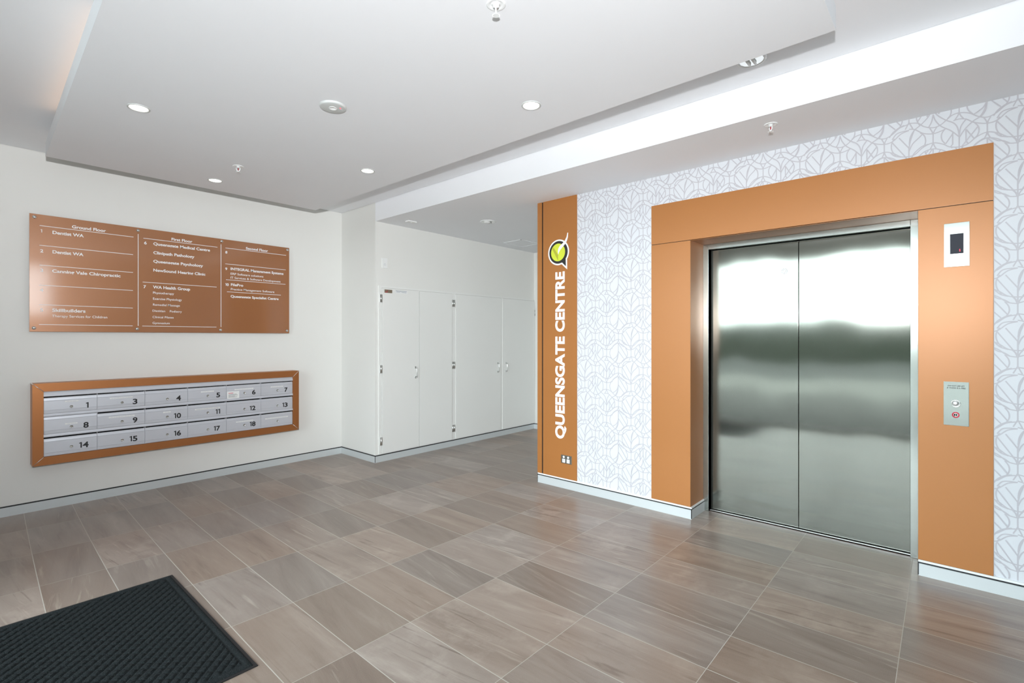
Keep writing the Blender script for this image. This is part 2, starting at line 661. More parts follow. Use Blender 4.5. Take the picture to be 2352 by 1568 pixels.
glazing('window_1', GY0, GY1, 2.66, 4, 'x', XF - 0.05, (0.0, 2.62))
glazing('window_2', 0.50, 1.36, 2.84, 1, 'y', YR - 0.05, (1.80, 2.80))
struct('wall_front', MB().box(XF - 0.15, XF, GY0, GY1, 2.66, ZH + 0.1).box(XF - 0.15, XF, YR, GY0, 0, ZH + 0.1).box(XF - 0.15, XF, GY1, YL, 0, ZH + 0.1), M['wall'])

# lift wall: papered, with the lift opening (y .150 .. 1.502, z 0 .. 2.128)
OPN0, OPN1, OPZ = 0.150, 1.502, 2.130
PATT = [  # wallpaper line work, traced over one repeat (x 140..970, y about 205..785), y down
    [(140, 205), (190, 190), (260, 115), (340, 80), (420, 110), (470, 150), (545, 165), (610, 145), (680, 75), (755, 40), (830, 65), (900, 120), (970, 130)],
    [(140, 270), (200, 240), (270, 170), (340, 150), (410, 175), (480, 225), (545, 238), (620, 215), (690, 140), (755, 105), (830, 130), (900, 190), (970, 200)],
    [(140, 385), (215, 400), (265, 450), (340, 480), (400, 460), (450, 410), (490, 370), (545, 355), (620, 375), (690, 430), (755, 452), (820, 420), (890, 350), (970, 320)],
    [(140, 455), (190, 470), (260, 530), (340, 550), (410, 530), (445, 510)],
    [(500, 435), (545, 425), (600, 440), (660, 490), (755, 520), (830, 500), (900, 425), (970, 395)],
    [(140, 270), (140, 385)], [(340, 550), (340, 660)], [(545, 238), (545, 355)], [(755, 520), (755, 640)],
    [(105, 205), (125, 235), (140, 285)], [(172, 205), (155, 235), (140, 285)],
    [(140, 375), (126, 410), (108, 455)], [(140, 375), (154, 410), (172, 455)],
    [(340, 70), (332, 110), (316, 150)], [(340, 70), (348, 110), (364, 150)],
    [(340, 560), (330, 520), (312, 480)], [(340, 560), (350, 520), (370, 480)],
    [(545, 250), (535, 210), (516, 165)], [(545, 250), (555, 210), (574, 165)],
    [(545, 345), (535, 385), (512, 428)], [(545, 345), (555, 385), (578, 428)],
    [(755, 30), (748, 70), (733, 106)], [(755, 30), (762, 70), (777, 106)],
    [(755, 535), (748, 495), (730, 452)], [(755, 535), (762, 495), (780, 452)],
    [(165, 212), (195, 160), (250, 105), (300, 88)],
    [(640, 215), (665, 160), (720, 110), (755, 105)],
    [(775, 106), (830, 150), (870, 160), (915, 195)],
    [(800, 450), (830, 395), (885, 345), (930, 325)],
    [(825, 480), (860, 420), (910, 400), (970, 395)],
    [(812, 62), (850, 105), (905, 125)],
    [(230, 235), (208, 280), (203, 330), (212, 385), (232, 430)],
    [(450, 205), (476, 255), (484, 320), (476, 370), (455, 400)],
    [(235, 520), (268, 560), (279, 615), (274, 660), (258, 700)],
    [(845, 470), (822, 520), (818, 580), (830, 630), (858, 680)],
    [(440, 510), (413, 555), (406, 600), (415, 650), (440, 690)],
    [(660, 490), (688, 540), (694, 590), (682, 640), (658, 670)],
    [(640, 195), (612, 245), (605, 300), (618, 350), (650, 395)],
    [(880, 185), (904, 225), (912, 270), (905, 310), (888, 345)],
    [(970, 760), (970, 600)], [(970, 610), (985, 510), (1012, 410)], [(970, 650), (1000, 565), (1055, 500), (1078, 470)],
    [(825, 515), (962, 745)], [(885, 470), (968, 605)],
    [(340, 150), (340, 270)],
    [(343, 270), (372, 340), (440, 415), (500, 460), (532, 520), (545, 610)],
    [(340, 330), (360, 405), (405, 480), (480, 545), (542, 625)],
    [(337, 270), (295, 355), (240, 425), (185, 480), (152, 555), (143, 640)],
    [(340, 330), (328, 410), (300, 478)],
    [(275, 173), (280, 197)], [(277, 199), (302, 163)], [(279, 196), (292, 217)], [(292, 212), (292, 345)], [(401, 170), (383, 208)], [(384, 202), (384, 330)],
    [(230, 232), (305, 330)], [(210, 388), (330, 160)], [(384, 330), (455, 215)],
    [(545, 765), (545, 610)],
    [(495, 570), (495, 708)], [(496, 703), (477, 733)], [(477, 727), (493, 747)], [(597, 555), (597, 693)], [(596, 688), (613, 717)],
    [(440, 690), (500, 575)], [(560, 750), (684, 545)], [(597, 555), (658, 672)],
    [(545, 640), (590, 550), (650, 475), (703, 432), (742, 340), (755, 235)],
    [(545, 610), (560, 510), (602, 435)],
    [(755, 105), (755, 250)], [(760, 112), (898, 322)], [(755, 240), (852, 362)],
    [(755, 250), (728, 335), (655, 400)], [(755, 260), (742, 370), (706, 442)],
]


def catmull(pts, n=5):
    if len(pts) < 3:
        return pts
    out = []
    for i in range(len(pts) - 1):
        p0, p1, p2, p3 = pts[max(i - 1, 0)], pts[i], pts[i + 1], pts[min(i + 2, len(pts) - 1)]
        for k in range(n):
            t = k / n
            out.append(tuple(0.5 * (2 * b + (c - a) * t + (2 * a - 5 * b + 4 * c - d) * t * t + (3 * b - a - 3 * c + d) * t ** 3) for a, b, c, d in zip(p0, p1, p2, p3)))
    return out + [pts[-1]]


def clip_poly(poly, rect):
    y0, y1, z0, z1 = rect
    for ax, lim, sg_ in ((0, y0, 1), (0, y1, -1), (1, z0, 1), (1, z1, -1)):
        out = []
        for i, q in enumerate(poly):
            p = poly[i - 1]
            a, b = (p[ax] - lim) * sg_, (q[ax] - lim) * sg_
            if (a < 0) != (b < 0):
                t = a / (a - b)
                out.append((p[0] + (q[0] - p[0]) * t, p[1] + (q[1] - p[1]) * t))
            if b >= 0:
                out.append(q)
        poly = out
        if len(poly) < 3:
            return None
    return poly


def ribbon(q, hw):
    """left and right edge of a line of even width"""
    L, Rr = [], []
    n = len(q)
    for i in range(n):
        a, b = q[max(i - 1, 0)], q[min(i + 1, n - 1)]
        dy, dz = b[0] - a[0], b[1] - a[1]
        m = math.hypot(dy, dz) or 1
        ny, nz = -dz / m * hw, dy / m * hw
        L.append((q[i][0] + ny, q[i][1] + nz))
        Rr.append((q[i][0] - ny, q[i][1] - nz))
    return L, Rr


def paper(mb):
    P, V, Y0, Z0 = 0.4529, 0.2848, 2.4576, 1.8861
    hw = 0.0031
    rects = [(1.825, 2.535, 0.095, ZL), (YR, 1.825, 2.447, ZL), (YR, -0.170, 0.095, 2.447)]
    lines = []
    for ln in PATT:
        q = []
        for x, y in catmull(ln):
            yy = y + 75.0 * (x - 140) / 830
            q.append((-(x - 140) / 830 * P, -(yy - 205) / 578 * V))
        lines.append(ribbon(q, hw))
    for i in range(-1, 12):
        for j in range(-4, 9):
            oy, oz = Y0 - i * P, Z0 - j * V
            for k, (Lq, Rq) in enumerate(lines):
                xo = XL - 0.0003 - 0.00005 * k
                for m in range(len(Lq) - 1):
                    quad = [(oy + u, oz + w) for u, w in (Lq[m], Rq[m], Rq[m + 1], Lq[m + 1])]
                    for r in rects:
                        c = clip_poly(quad, r)
                        if c:
                            mb.add([(xo, u, w) for u, w in c], [list(range(len(c)))], 1)


wl_ = MB()
wl_.box(XL, XL + 0.13, OPN1, YE, 0, ZH + 0.1)
wl_.box(XL, XL + 0.13, YR, OPN0, 0, ZH + 0.1)
wl_.box(XL, XL + 0.13, OPN0, OPN1, OPZ, ZH + 0.1)
paper(wl_)
struct('wall_lift', wl_, [M['paper'], M['paper_line']])
# dark shaft lining behind the lift doors
struct('wall_shaft_back', MB().box(XD + 0.06, XD + 0.10, -0.1, 1.75, 0, 2.5).box(XL + 0.13, XD + 0.06, 1.56, 1.75, 0, 2.5)
       .box(XL + 0.13, XD + 0.06, -0.1, 0.10, 0, 2.5).box(XL + 0.13, XD + 0.06, 0.10, 1.56, 2.14, 2.5), M['black'])

# ceilings: high lobby ceiling with an open shadow joint, low soffit and bulkhead face, floating raft
struct('ceiling', MB().box(XF, XB - 0.006, YR, YL - 0.006, ZH, ZH + 0.03).box(XF, XB, YR, YL, ZH + 0.03, ZH + 0.1), M['ceiling'])
struct('ceiling_low', MB().box(XB, XE, YE, YC, ZL, ZH + 0.1).box(XB, XL, YR, YE, ZL, ZH + 0.1).box(XB + 0.01, XB + 0.02, YC, YL, ZH - 0.02, ZH), M['ceiling'])
RZ0, RZ1 = 2.70, 2.80
raft = [(0.340, 0.374), (2.515, 0.374), (2.515, 4.93), (0.470, 4.93)]
rf = struct('ceiling_raft', MB().prism(raft, 'z', RZ0, RZ1), M['ceiling'])
link('hanger', MB().box(0.9, 2.2, 0.9, 1.2, RZ1, ZH).box(0.9, 2.2, 4.1, 4.4, RZ1, ZH).box(0.9, 2.2, 2.5, 2.8, RZ1, ZH), M['ceiling'], rf)
tag(link('cove_light_strip', MB().box(0.462, 0.474, 2.9, 4.42, RZ1, RZ1 + 0.012), M['cove']),
    'warm light strip laid along the top left edge of the floating ceiling panel', 'light')


# ------------------------------------------------------------------ baseboards
def baseboard(name, path, side, bead=False, ends=()):
    """aluminium skirting: face, black recess strip, optional white bead; path = list of (x, y), side = +1/-1 normal"""
    body, blk, bd = MB(), MB(), MB()
    T = 0.012
    for (xa, ya), (xb, yb) in zip(path, path[1:]):
        if abs(xa - xb) < 1e-6:      # runs along y, faces -x (side=-1) or +x
            f = lambda mb, t, z0, z1: mb.box(xa, xa + side * t, ya, yb, z0, z1)
        else:
            f = lambda mb, t, z0, z1: mb.box(xa, xb, ya, ya + side * t, z0, z1)
        f(body, T, 0, 0.070)
        f(blk, T - 0.004, 0.070, 0.079)
        if bead:
            f(bd, T - 0.002, 0.079, 0.091)
    o = struct(name, body, M['skirting'])
    link('black_trim', blk, M['black_strip'], o)
    if bead:
        link('white_bead', bd, M['white_metal'], o)
    for i, (x, y, dx, dy) in enumerate(ends):
        link('corner_trim', MB().box(x, x + dx, y, y + dy, 0.004, 0.079), M['black_strip'], o)
    return o


baseboard('baseboard_left', [(XF, YL), (XB, YL)], -1)
baseboard('baseboard_return', [(XB, YC - 0.012), (XB, YL)], -1, ends=[(XB - 0.0125, YC - 0.0125, 0.004, 0.004)])
baseboard('baseboard_corridor', [(XB, YC), (XE, YC)], -1)
baseboard('baseboard_corridor_end', [(XE, YE), (XE, YC)], -1)
baseboard('baseboard_lift_left', [(XL, OPN1 - 0.012), (XL, YE)], -1, True, ends=[(XL - 0.0125, OPN1 - 0.0125, 0.005, 0.005), (XL - 0.0125, YE - 0.002, 0.005, 0.004)])
baseboard('baseboard_reveal', [(XL, OPN1), (4.02, OPN1)], -1, True)
baseboard('baseboard_lift_right', [(XL, YR), (XL, OPN0)], -1, True, ends=[(XL - 0.0125, OPN0 - 0.003, 0.005, 0.005)])

# ================================================================== LIFT
sur = thing('lift_surround', (XL, 0.826, 0), 'wide copper coloured portal framing the steel lift doors', 'lift surround')
G = 0.0018
XK = XL - 0.0002
link('header_panel', MB().bbox(XL - 0.008, XK, -0.167, 1.820, 2.131 + G, 2.445, 0.0015), M['copper'], sur)
link('jamb_panel', MB().bbox(XL - 0.008, XK, OPN1 - 0.001, 1.820, 0.092, 2.131 - G, 0.0015), M['copper'], sur)
link('jamb_panel', MB().bbox(XL - 0.008, XK, -0.167, OPN0 + 0.001, 0.092, 2.131 - G, 0.0015), M['copper'], sur)
for ya, yb in ((OPN1, 1.819), (-0.166, OPN0)):
    link('joint_line', MB().box(XL - 0.0035, XK, ya, yb, 2.131 - G - 0.001, 2.131 + G + 0.001), M['shadow_gap'], sur)
struct('trim_1', MB().box(XL, 4.018, OPN1 - 0.001, OPN1 + 0.004, 0.0, OPZ).box(XL, 4.018, OPN0 - 0.004, OPN0 + 0.001, 0.0, OPZ).box(XL, 4.018, OPN0, OPN1, OPZ - 0.002, OPZ + 0.003), M['copper'])

fr = thing('lift_door_frame', (4.03, 0.83, 0), 'brushed stainless steel frame around the lift doors', 'door frame')
link('jamb', MB().bbox(4.018, XD + 0.04, 1.459, 1.502, 0, 2.128, 0.002), M['steel_flat'], fr)
link('jamb', MB().bbox(4.018, XD + 0.04, 0.150, 0.199, 0, 2.128, 0.002), M['steel_flat'], fr)
link('head', MB().bbox(4.018, XD + 0.04, 0.199, 1.459, 2.088, 2.128, 0.002), M['steel_flat'], fr)
link('sill', MB().box(4.045, XD + 0.05, 0.199, 1.459, -0.002, 0.006).box(4.045, 4.053, 0.199, 1.459, 0.0, 0.010), M['silver_trim'], fr)
link('sill_groove', MB().box(4.056, 4.064, 0.205, 1.455, 0.0, 0.0075), M['black'], fr)

ld = thing('lift_door', (XD, 1.147, 0), 'left leaf of the brushed steel lift doors with a small round badge near the top', 'lift door', 'lift door leaves')
link('door_leaf', MB().bbox(XD, XD + 0.035, 0.8355, 1.4575, 0.010, 2.083, 0.002), M['steel'], ld)
badge = MB().lathe([(0.008, 0), (0.008, 0.002), (0.011, 0.002), (0.011, 0)], (XD - 0.002, 0.925, 1.873), 'x', 24, cap=False)
badge.lathe([(0.0165, 0), (0.0165, 0.002), (0.020, 0.002), (0.020, 0)], (XD - 0.002, 0.925, 1.873), 'x', 28, cap=False)
link('badge', badge, M['silver'], ld)
ld2 = thing('lift_door', (XD, 0.517, 0), 'right leaf of the brushed steel lift doors, plain, beside the call button side', 'lift door', 'lift door leaves')
link('door_leaf', MB().bbox(XD, XD + 0.035, 0.2005, 0.8315, 0.010, 2.083, 0.002), M['steel'], ld2)

# floor indicator
XP = XL - 0.008
ind = thing('floor_indicator', (XP, -0.0175, 1.908), 'bright steel plate with a dark display showing a red 1, beside the lift doors', 'lift indicator')
link('plate', MB().bbox(XP - 0.004, XP, -0.0715, 0.0365, 1.785, 2.031, 0.0012), M['steel_flat'], ind)
sc = link('display', MB().bbox(XP - 0.006, XP - 0.002, -0.0460, 0.0105, 1.857, 1.969, 0.001), M['screen'], ind)
dig = MB()
for k in range(5):
    dig.box(XP - 0.0066, XP - 0.0058, -0.0318, -0.0300, 1.8695 + k * 0.0026, 1.8713 + k * 0.0026)
dig.box(XP - 0.0066, XP - 0.0058, -0.0300, -0.0284, 1.8773, 1.8791).box(XP - 0.0066, XP - 0.0058, -0.0336, -0.0284, 1.8690, 1.8702)
link('floor_digit', dig, M['led_red'], sc)
link('display_sill', MB().bbox(XP - 0.010, XP - 0.002, -0.0460, 0.0105, 1.846, 1.857, 0.001), M['silver_trim'], ind)

# call panel
cp = thing('lift_call_panel', (XP, -0.015, 1.014), 'grey steel lift call plate with a round button and red key switch', 'call panel')
link('plate', MB().bbox(XP - 0.003, XP, -0.0688, 0.0382, 0.891, 1.137, 0.001), M['steel_flat'], cp)
wr_ = MB()
put_text(wr_, 'DO NOT USE LIFT', 0, (XP - 0.003, 0.0195, 1.1105), 0.070, 0.0075, (0, -1, 0), (0, 0, 1), 0.02, 0.0004)
put_text(wr_, 'IF THERE IS A FIRE', 0, (XP - 0.003, 0.0235, 1.0985), 0.078, 0.0075, (0, -1, 0), (0, 0, 1), 0.02, 0.0004)
link('warning_lettering', wr_, M['ink'], cp)
bt = link('button_ring', MB().lathe([(0.0185, 0.003), (0.0205, 0.002), (0.0205, -0.004), (0.0185, -0.004), (0.0165, -0.004), (0.0165, 0.003)], (XP - 0.004, -0.0135, 1.0150), 'x', 32, cap=False), M['chrome'], cp)
link('call_button', MB().lathe([(0.0145, 0.004), (0.0145, -0.001), (0.0125, -0.0035), (0.0, -0.004)], (XP - 0.004, -0.0135, 1.0150), 'x', 32), M['silver_trim'], bt)
ks = link('key_switch', MB().lathe([(0.0165, 0.002), (0.0165, -0.001), (0.0105, -0.001), (0.0105, 0.002)], (XP - 0.003, -0.0135, 0.9510), 'x', 32, cap=False), M['red'], cp)
link('key_barrel', MB().lathe([(0.0103, 0.002), (0.0103, -0.0015), (0.0070, -0.0015), (0.0070, 0.0), (0.0, 0.0)], (XP - 0.003, -0.0135, 0.9510), 'x', 24).box(XP - 0.0052, XP - 0.003, -0.0145, -0.0125, 0.945, 0.957), M['chrome'], ks)

# ================================================================== BUILDING NAME SIGN (copper pier)
bs = thing('building_name_sign', (XL, 2.76, 0.092), 'tall narrow copper panel with white vertical lettering and a round leaf emblem', 'sign')
link('panel', MB().bbox(XL - 0.010, XL, 2.540, 2.9225, 0.092, ZL, 0.0012), M['copper'], bs)
link('edge_panel', MB().bbox(XL - 0.010, XL, 2.9385, YE, 0.092, ZL, 0.0012).box(XL - 0.010, XL + 0.13, YE - 0.001, YE + 0.003, 0.092, ZL), M['copper'], bs)
link('dark_joint', MB().box(XL - 0.003, XL, 2.9225, 2.9385, 0.092, ZL), M['shadow_gap'], bs)
tx = MB()
XS = XL - 0.010
put_text(tx, 'QUEENSGATE CENTRE', 0, (XS, 2.675, 0.452), 1.543, 0.103, (0, 0, 1), (0, 1, 0), 0.035, 0.004, vcap=0.74)
link('name_lettering', tx, M['letter_white'], bs)


def disc2d(cx, cy, rx, ry, n=48, a0=0, a1=360):
    return [(cx + rx * math.cos(R(a0 + (a1 - a0) * k / n)), cy + ry * math.sin(R(a0 + (a1 - a0) * k / n))) for k in range(n if a1 - a0 == 360 else n + 1)]


# emblem, drawn in metres with u to the right (-y) and w up, centred on the ring
EC = (2.740, 2.176)


def em(poly, t0, t1):
    return MB().prism([(EC[0] - u, EC[1] + w) for u, w in poly], 'x', XS - t1, XS - t0)


tail = [(0.028, -0.088), (0.094, -0.147), (0.094, -0.060)]
ob_ = [(0.119 * math.cos(R(a)), 0.119 * math.sin(R(a))) for a in range(-38, 282, 8)]
white_outline = ob_ + [(0.036, -0.113), (0.097, -0.166), (0.097, -0.072)]
link('emblem_outline', em(white_outline, -0.001, 0.003), M['letter_white'], bs)
inn = [(0.105 * math.cos(R(a)), 0.105 * math.sin(R(a))) for a in range(-42, 286, 8)]
link('emblem_ring', em(inn + [(0.042, -0.098), (0.084, -0.137), (0.082, -0.066)], -0.001, 0.0035), M['charcoal'], bs)
link('emblem_disc', em(disc2d(-0.004, 0.0, 0.080, 0.082), -0.001, 0.0040), M['lime'], bs)
link('emblem_leaf', em([(-0.058, 0.054), (-0.003, -0.020), (-0.003, -0.078), (-0.066, 0.030)], -0.001, 0.0044), M['olive'], bs)
pl_ = [(-0.002, -0.022), (-0.006, 0.010), (0.000, 0.036), (0.016, 0.058), (0.045, 0.076), (0.072, 0.098), (0.092, 0.130), (0.101, 0.168), (0.108, 0.168), (0.106, 0.130),
       (0.096, 0.098), (0.078, 0.070), (0.050, 0.045), (0.024, 0.022), (0.008, 0.000)]
link('emblem_feather', em(pl_, -0.001, 0.0048), M['letter_white'], bs)

# power outlet on the copper pier
po = thing('power_outlet', (XS, 2.650, 0.269), 'small steel double power outlet low on the copper sign panel', 'power outlet')
link('plate', MB().bbox(XS - 0.006, XS, 2.592, 2.708, 0.231, 0.307, 0.003), M['steel_flat'], po)
for yy in (2.677, 2.628):
    link('switch', MB().lathe([(0.0105, 0.004), (0.0105, -0.003), (0.008, -0.005), (0, -0.005)], (XS - 0.006, yy, 0.2895), 'x', 20), M['white'], po)
    sk = link('socket', MB().bbox(XS - 0.0095, XS - 0.004, yy - 0.016, yy + 0.016, 0.239, 0.273, 0.004, seg=3), M['white'], po)
    link('pin_slot', MB().box(XS - 0.0098, XS - 0.009, yy - 0.007, yy - 0.005, 0.256, 0.266).box(XS - 0.0098, XS - 0.009, yy + 0.005, yy + 0.007, 0.256, 0.266)
         .box(XS - 0.0098, XS - 0.009, yy - 0.001, yy + 0.001, 0.244, 0.252), M['black'], sk)

# ================================================================== DIRECTORY SIGN
YS = 5.455
sg = thing('directory_sign', (1.455, YL, 1.90), 'large copper glass directory board listing floors and tenants, above the mailboxes', 'sign')
link('glass_panel', MB().bbox(0.427, 2.482, YS, YS + 0.012, 1.433, 2.368, 0.001), M['copper_glass'], sg)
for x, z in [(0.455, 2.341), (1.126, 2.341), (1.8055, 2.343), (2.458, 2.343), (0.452, 1.462), (1.119, 1.463), (1.794, 1.461), (2.453, 1.461)]:
    link('standoff', MB().lathe([(0.009, 0.045), (0.009, 0.0), (0.013, -0.001), (0.013, -0.010), (0.011, -0.013), (0, -0.013)], (x, YS, z), 'y', 20), M['chrome'], sg)
SIGN_LINES = [(0.486, 2.278, 1.094, 2.280), (0.485, 2.121, 1.091, 2.123), (0.485, 1.963, 1.091, 1.965), (0.483, 1.803, 1.090, 1.805), (0.482, 1.647, 1.089, 1.649), (0.482, 1.490, 1.088, 1.490),
              (1.166, 2.279, 1.769, 2.281), (1.161, 1.885, 1.762, 1.885), (1.158, 1.490, 1.760, 1.489), (1.842, 2.282, 2.448, 2.284), (1.840, 2.123, 2.444, 2.125),
              (1.847, 1.966, 2.441, 1.966), (1.856, 1.845, 2.392, 1.846)]
rl = MB()
for x0, z0, x1, z1 in SIGN_LINES:
    z = (z0 + z1) / 2
    rl.box(x0, x1, YS - 0.0012, YS, z - 0.0022, z + 0.0022)
rl.box(1.126, 1.1305, YS - 0.0012, YS, 1.491, 2.311).box(1.7985, 1.803, YS - 0.0012, YS, 1.491, 2.313)
link('rule_lines', rl, M['letter_white'], sg)
SIGN_TEXT = [
    ('Ground Floor', 0.681, 0.902, 2.291, 0.025, 1), ('1', 0.491, 0.504, 2.226, 0.025, 1), ('Dentist WA', 0.562, 0.756, 2.225, 0.026, 1), ('2', 0.489, 0.507, 2.067, 0.025, 1),
    ('Dentist WA', 0.562, 0.754, 2.068, 0.026, 1), ('3', 0.489, 0.505, 1.912, 0.025, 1), ('Canning Vale Chiropractic', 0.560, 1.002, 1.913, 0.026, 1), ('4', 0.487, 0.506, 1.754, 0.025, 1),
    ('5', 0.489, 0.506, 1.595, 0.025, 1), ('Skillbuilders', 0.560, 0.767, 1.595, 0.027, 1), ('Therapy Services for Children', 0.559, 0.911, 1.551, 0.021, 0),
    ('First Floor', 1.382, 1.552, 2.292, 0.025, 1), ('6', 1.172, 1.191, 2.227, 0.026, 1), ('Queensgate Medical Centre', 1.241, 1.703, 2.229, 0.026, 1),
    ('Clinipath Pathology', 1.241, 1.569, 2.148, 0.026, 1), ('Queensgate Psychology', 1.241, 1.643, 2.070, 0.026, 1), ('NewSound Hearing Clinic', 1.241, 1.663, 1.989, 0.026, 1),
    ('7', 1.167, 1.186, 1.832, 0.026, 1), ('WA Health Group', 1.238, 1.533, 1.834, 0.027, 1), ('Physiotherapy', 1.238, 1.402, 1.785, 0.021, 0), ('Exercise Physiology', 1.238, 1.465, 1.731, 0.021, 0),
    ('Remedial Massage', 1.238, 1.449, 1.677, 0.020, 0), ('Dietitian', 1.235, 1.332, 1.621, 0.020, 0), ('Podiatry', 1.368, 1.465, 1.621, 0.020, 0),
    ('Clinical Pilates', 1.235, 1.399, 1.564, 0.020, 0), ('Gymnasium', 1.235, 1.368, 1.510, 0.020, 0), ('Second Floor', 2.035, 2.256, 2.294, 0.026, 1), ('8', 1.841, 1.862, 2.229, 0.025, 1),
    ('9', 1.840, 1.859, 2.063, 0.025, 1), ('INTEGRAL Management Systems', 1.890, 2.419, 2.068, 0.026, 1), ('ERP Software solutions', 1.890, 2.208, 2.020, 0.022, 0),
    ('IT Services & Software Development', 1.890, 2.388, 1.981, 0.022, 0), ('10', 1.840, 1.875, 1.905, 0.026, 1), ('FilePro', 1.892, 2.009, 1.908, 0.026, 1),
    ('Practice Management Software', 1.892, 2.322, 1.865, 0.022, 0), ('Queensgate Specialist Centre', 1.890, 2.367, 1.791, 0.025, 1)]
for s, x0, x1, z, h, bold in SIGN_TEXT:
    link('bold_lettering' if bold else 'small_lettering',
         put_number(MB(), s, (x0, YS, z), h, (1, 0, 0), (0, 0, 1), 0.0012, end=False) if s.isdigit() else
         put_text(MB(), s, 0, (x0, YS, z), x1 - x0, h, (1, 0, 0), (0, 0, 1), 0.028 if bold else 0.006, 0.0012), M['letter_white'], sg)

# ================================================================== MAILBOX BANK
YB = 5.36
mb_ = thing('mailbox_bank', (1.49, YL, 0.70), 'long copper framed bank of eighteen grey numbered mailboxes on the left wall', 'mailboxes')
X0, X1, Z0, Z1, FW = 0.436, 2.545, 0.380, 1.025, 0.0645
ix0, ix1, iz0, iz1 = X0 + FW, X1 - FW, Z0 + FW, Z1 - FW


def mitre(o0, o1, i1, i0, mbx):
    """front frame board with mitred ends: outer pair, inner pair (x, z), from face to wall"""
    v = []
    for y in (YB, YL):
        v += [(x, y, z) for x, z in (o0, o1, i1, i0)]
    return mbx.add(v, [(0, 1, 2, 3), (7, 6, 5, 4), (0, 4, 5, 1), (1, 5, 6, 2), (2, 6, 7, 3), (3, 7, 4, 0)])


e = 0.0012
for o0, o1, i1, i0 in [((X0 + e, Z1), (X1 - e, Z1), (ix1 - e, iz1), (ix0 + e, iz1)), ((X0 + e, Z0), (X1 - e, Z0), (ix1 - e, iz0), (ix0 + e, iz0)),
                       ((X0, Z0 + e), (X0, Z1 - e), (ix0, iz1 - e), (ix0, iz0 + e)), ((X1, Z0 + e), (X1, Z1 - e), (ix1, iz1 - e), (ix1, iz0 + e))]:
    link('frame_board', mitre(o0, o1, i1, i0, MB()), M['copper_box'], mb_)
for (xa, za), (xb, zb) in [((X0, Z0), (ix0, iz0)), ((X0, Z1), (ix0, iz1)), ((X1, Z0), (ix1, iz0)), ((X1, Z1), (ix1, iz1))]:
    link('mitre_trim', MB().tube([(xa, YB, za), (xb, YB, zb)], 0.0024, 6), M['silver_trim'], mb_)
link('edge_trim', MB().tube([(X0, YB, Z1), (X0, YL, Z1)], 0.003, 6), M['silver_trim'], mb_)
YI = YB + 0.010
link('cavity', MB().box(ix0, ix1, YI + 0.045, YL, iz0, iz1), M['black'], mb_)
cw = (ix1 - ix0) / 6
rows = (0.905, 0.743, 0.581)        # slot top of each row (door top about 18 mm lower)
lips = MB()
lips.prism([(YI - 0.004, 0.922), (YI - 0.004, 0.930), (YI + 0.006, 0.960), (YI + 0.04, 0.960), (YI + 0.04, 0.918), (YI - 0.002, 0.918)], 'x', ix0, ix1)
link('top_rail', lips, M['silver'], mb_)
for z in (0.760, 0.598):
    link('rail', MB().prism([(YI - 0.006, z), (YI - 0.007, z + 0.006), (YI - 0.001, z + 0.0225), (YI + 0.03, z + 0.0225), (YI + 0.03, z), (YI - 0.004, z - 0.001)], 'x', ix0, ix1), M['silver'], mb_)
for k in range(1, 6):
    link('divider', MB().box(ix0 + k * cw - 0.0012, ix0 + k * cw + 0.0012, YI - 0.002, YI + 0.05, iz0, 0.92), M['silver'], mb_)
NUM = [['1', '3', '4', '5', '6', '7'], ['8', '9', '10', '11', '12', '13'], ['14', '15', '16', '17', '18', '']]
LAB = {(0, 0): (0.628, 0.712, 0.8700), (0, 1): (0.913, 1.071, 0.8680), (0, 3): (1.599, 1.711, 0.8670), (0, 4): (1.896, 2.075, 0.8660), (0, 5): (2.248, 2.378, 0.8660),
       (1, 0): (0.628, 0.705, 0.6890), (1, 1): (0.906, 1.086, 0.7060), (1, 2): (1.295, 1.354, 0.7060), (1, 3): (1.549, 1.763, 0.7035),
       (2, 4): (1.910, 2.072, 0.5400), (2, 5): (2.193, 2.430, 0.5375)}
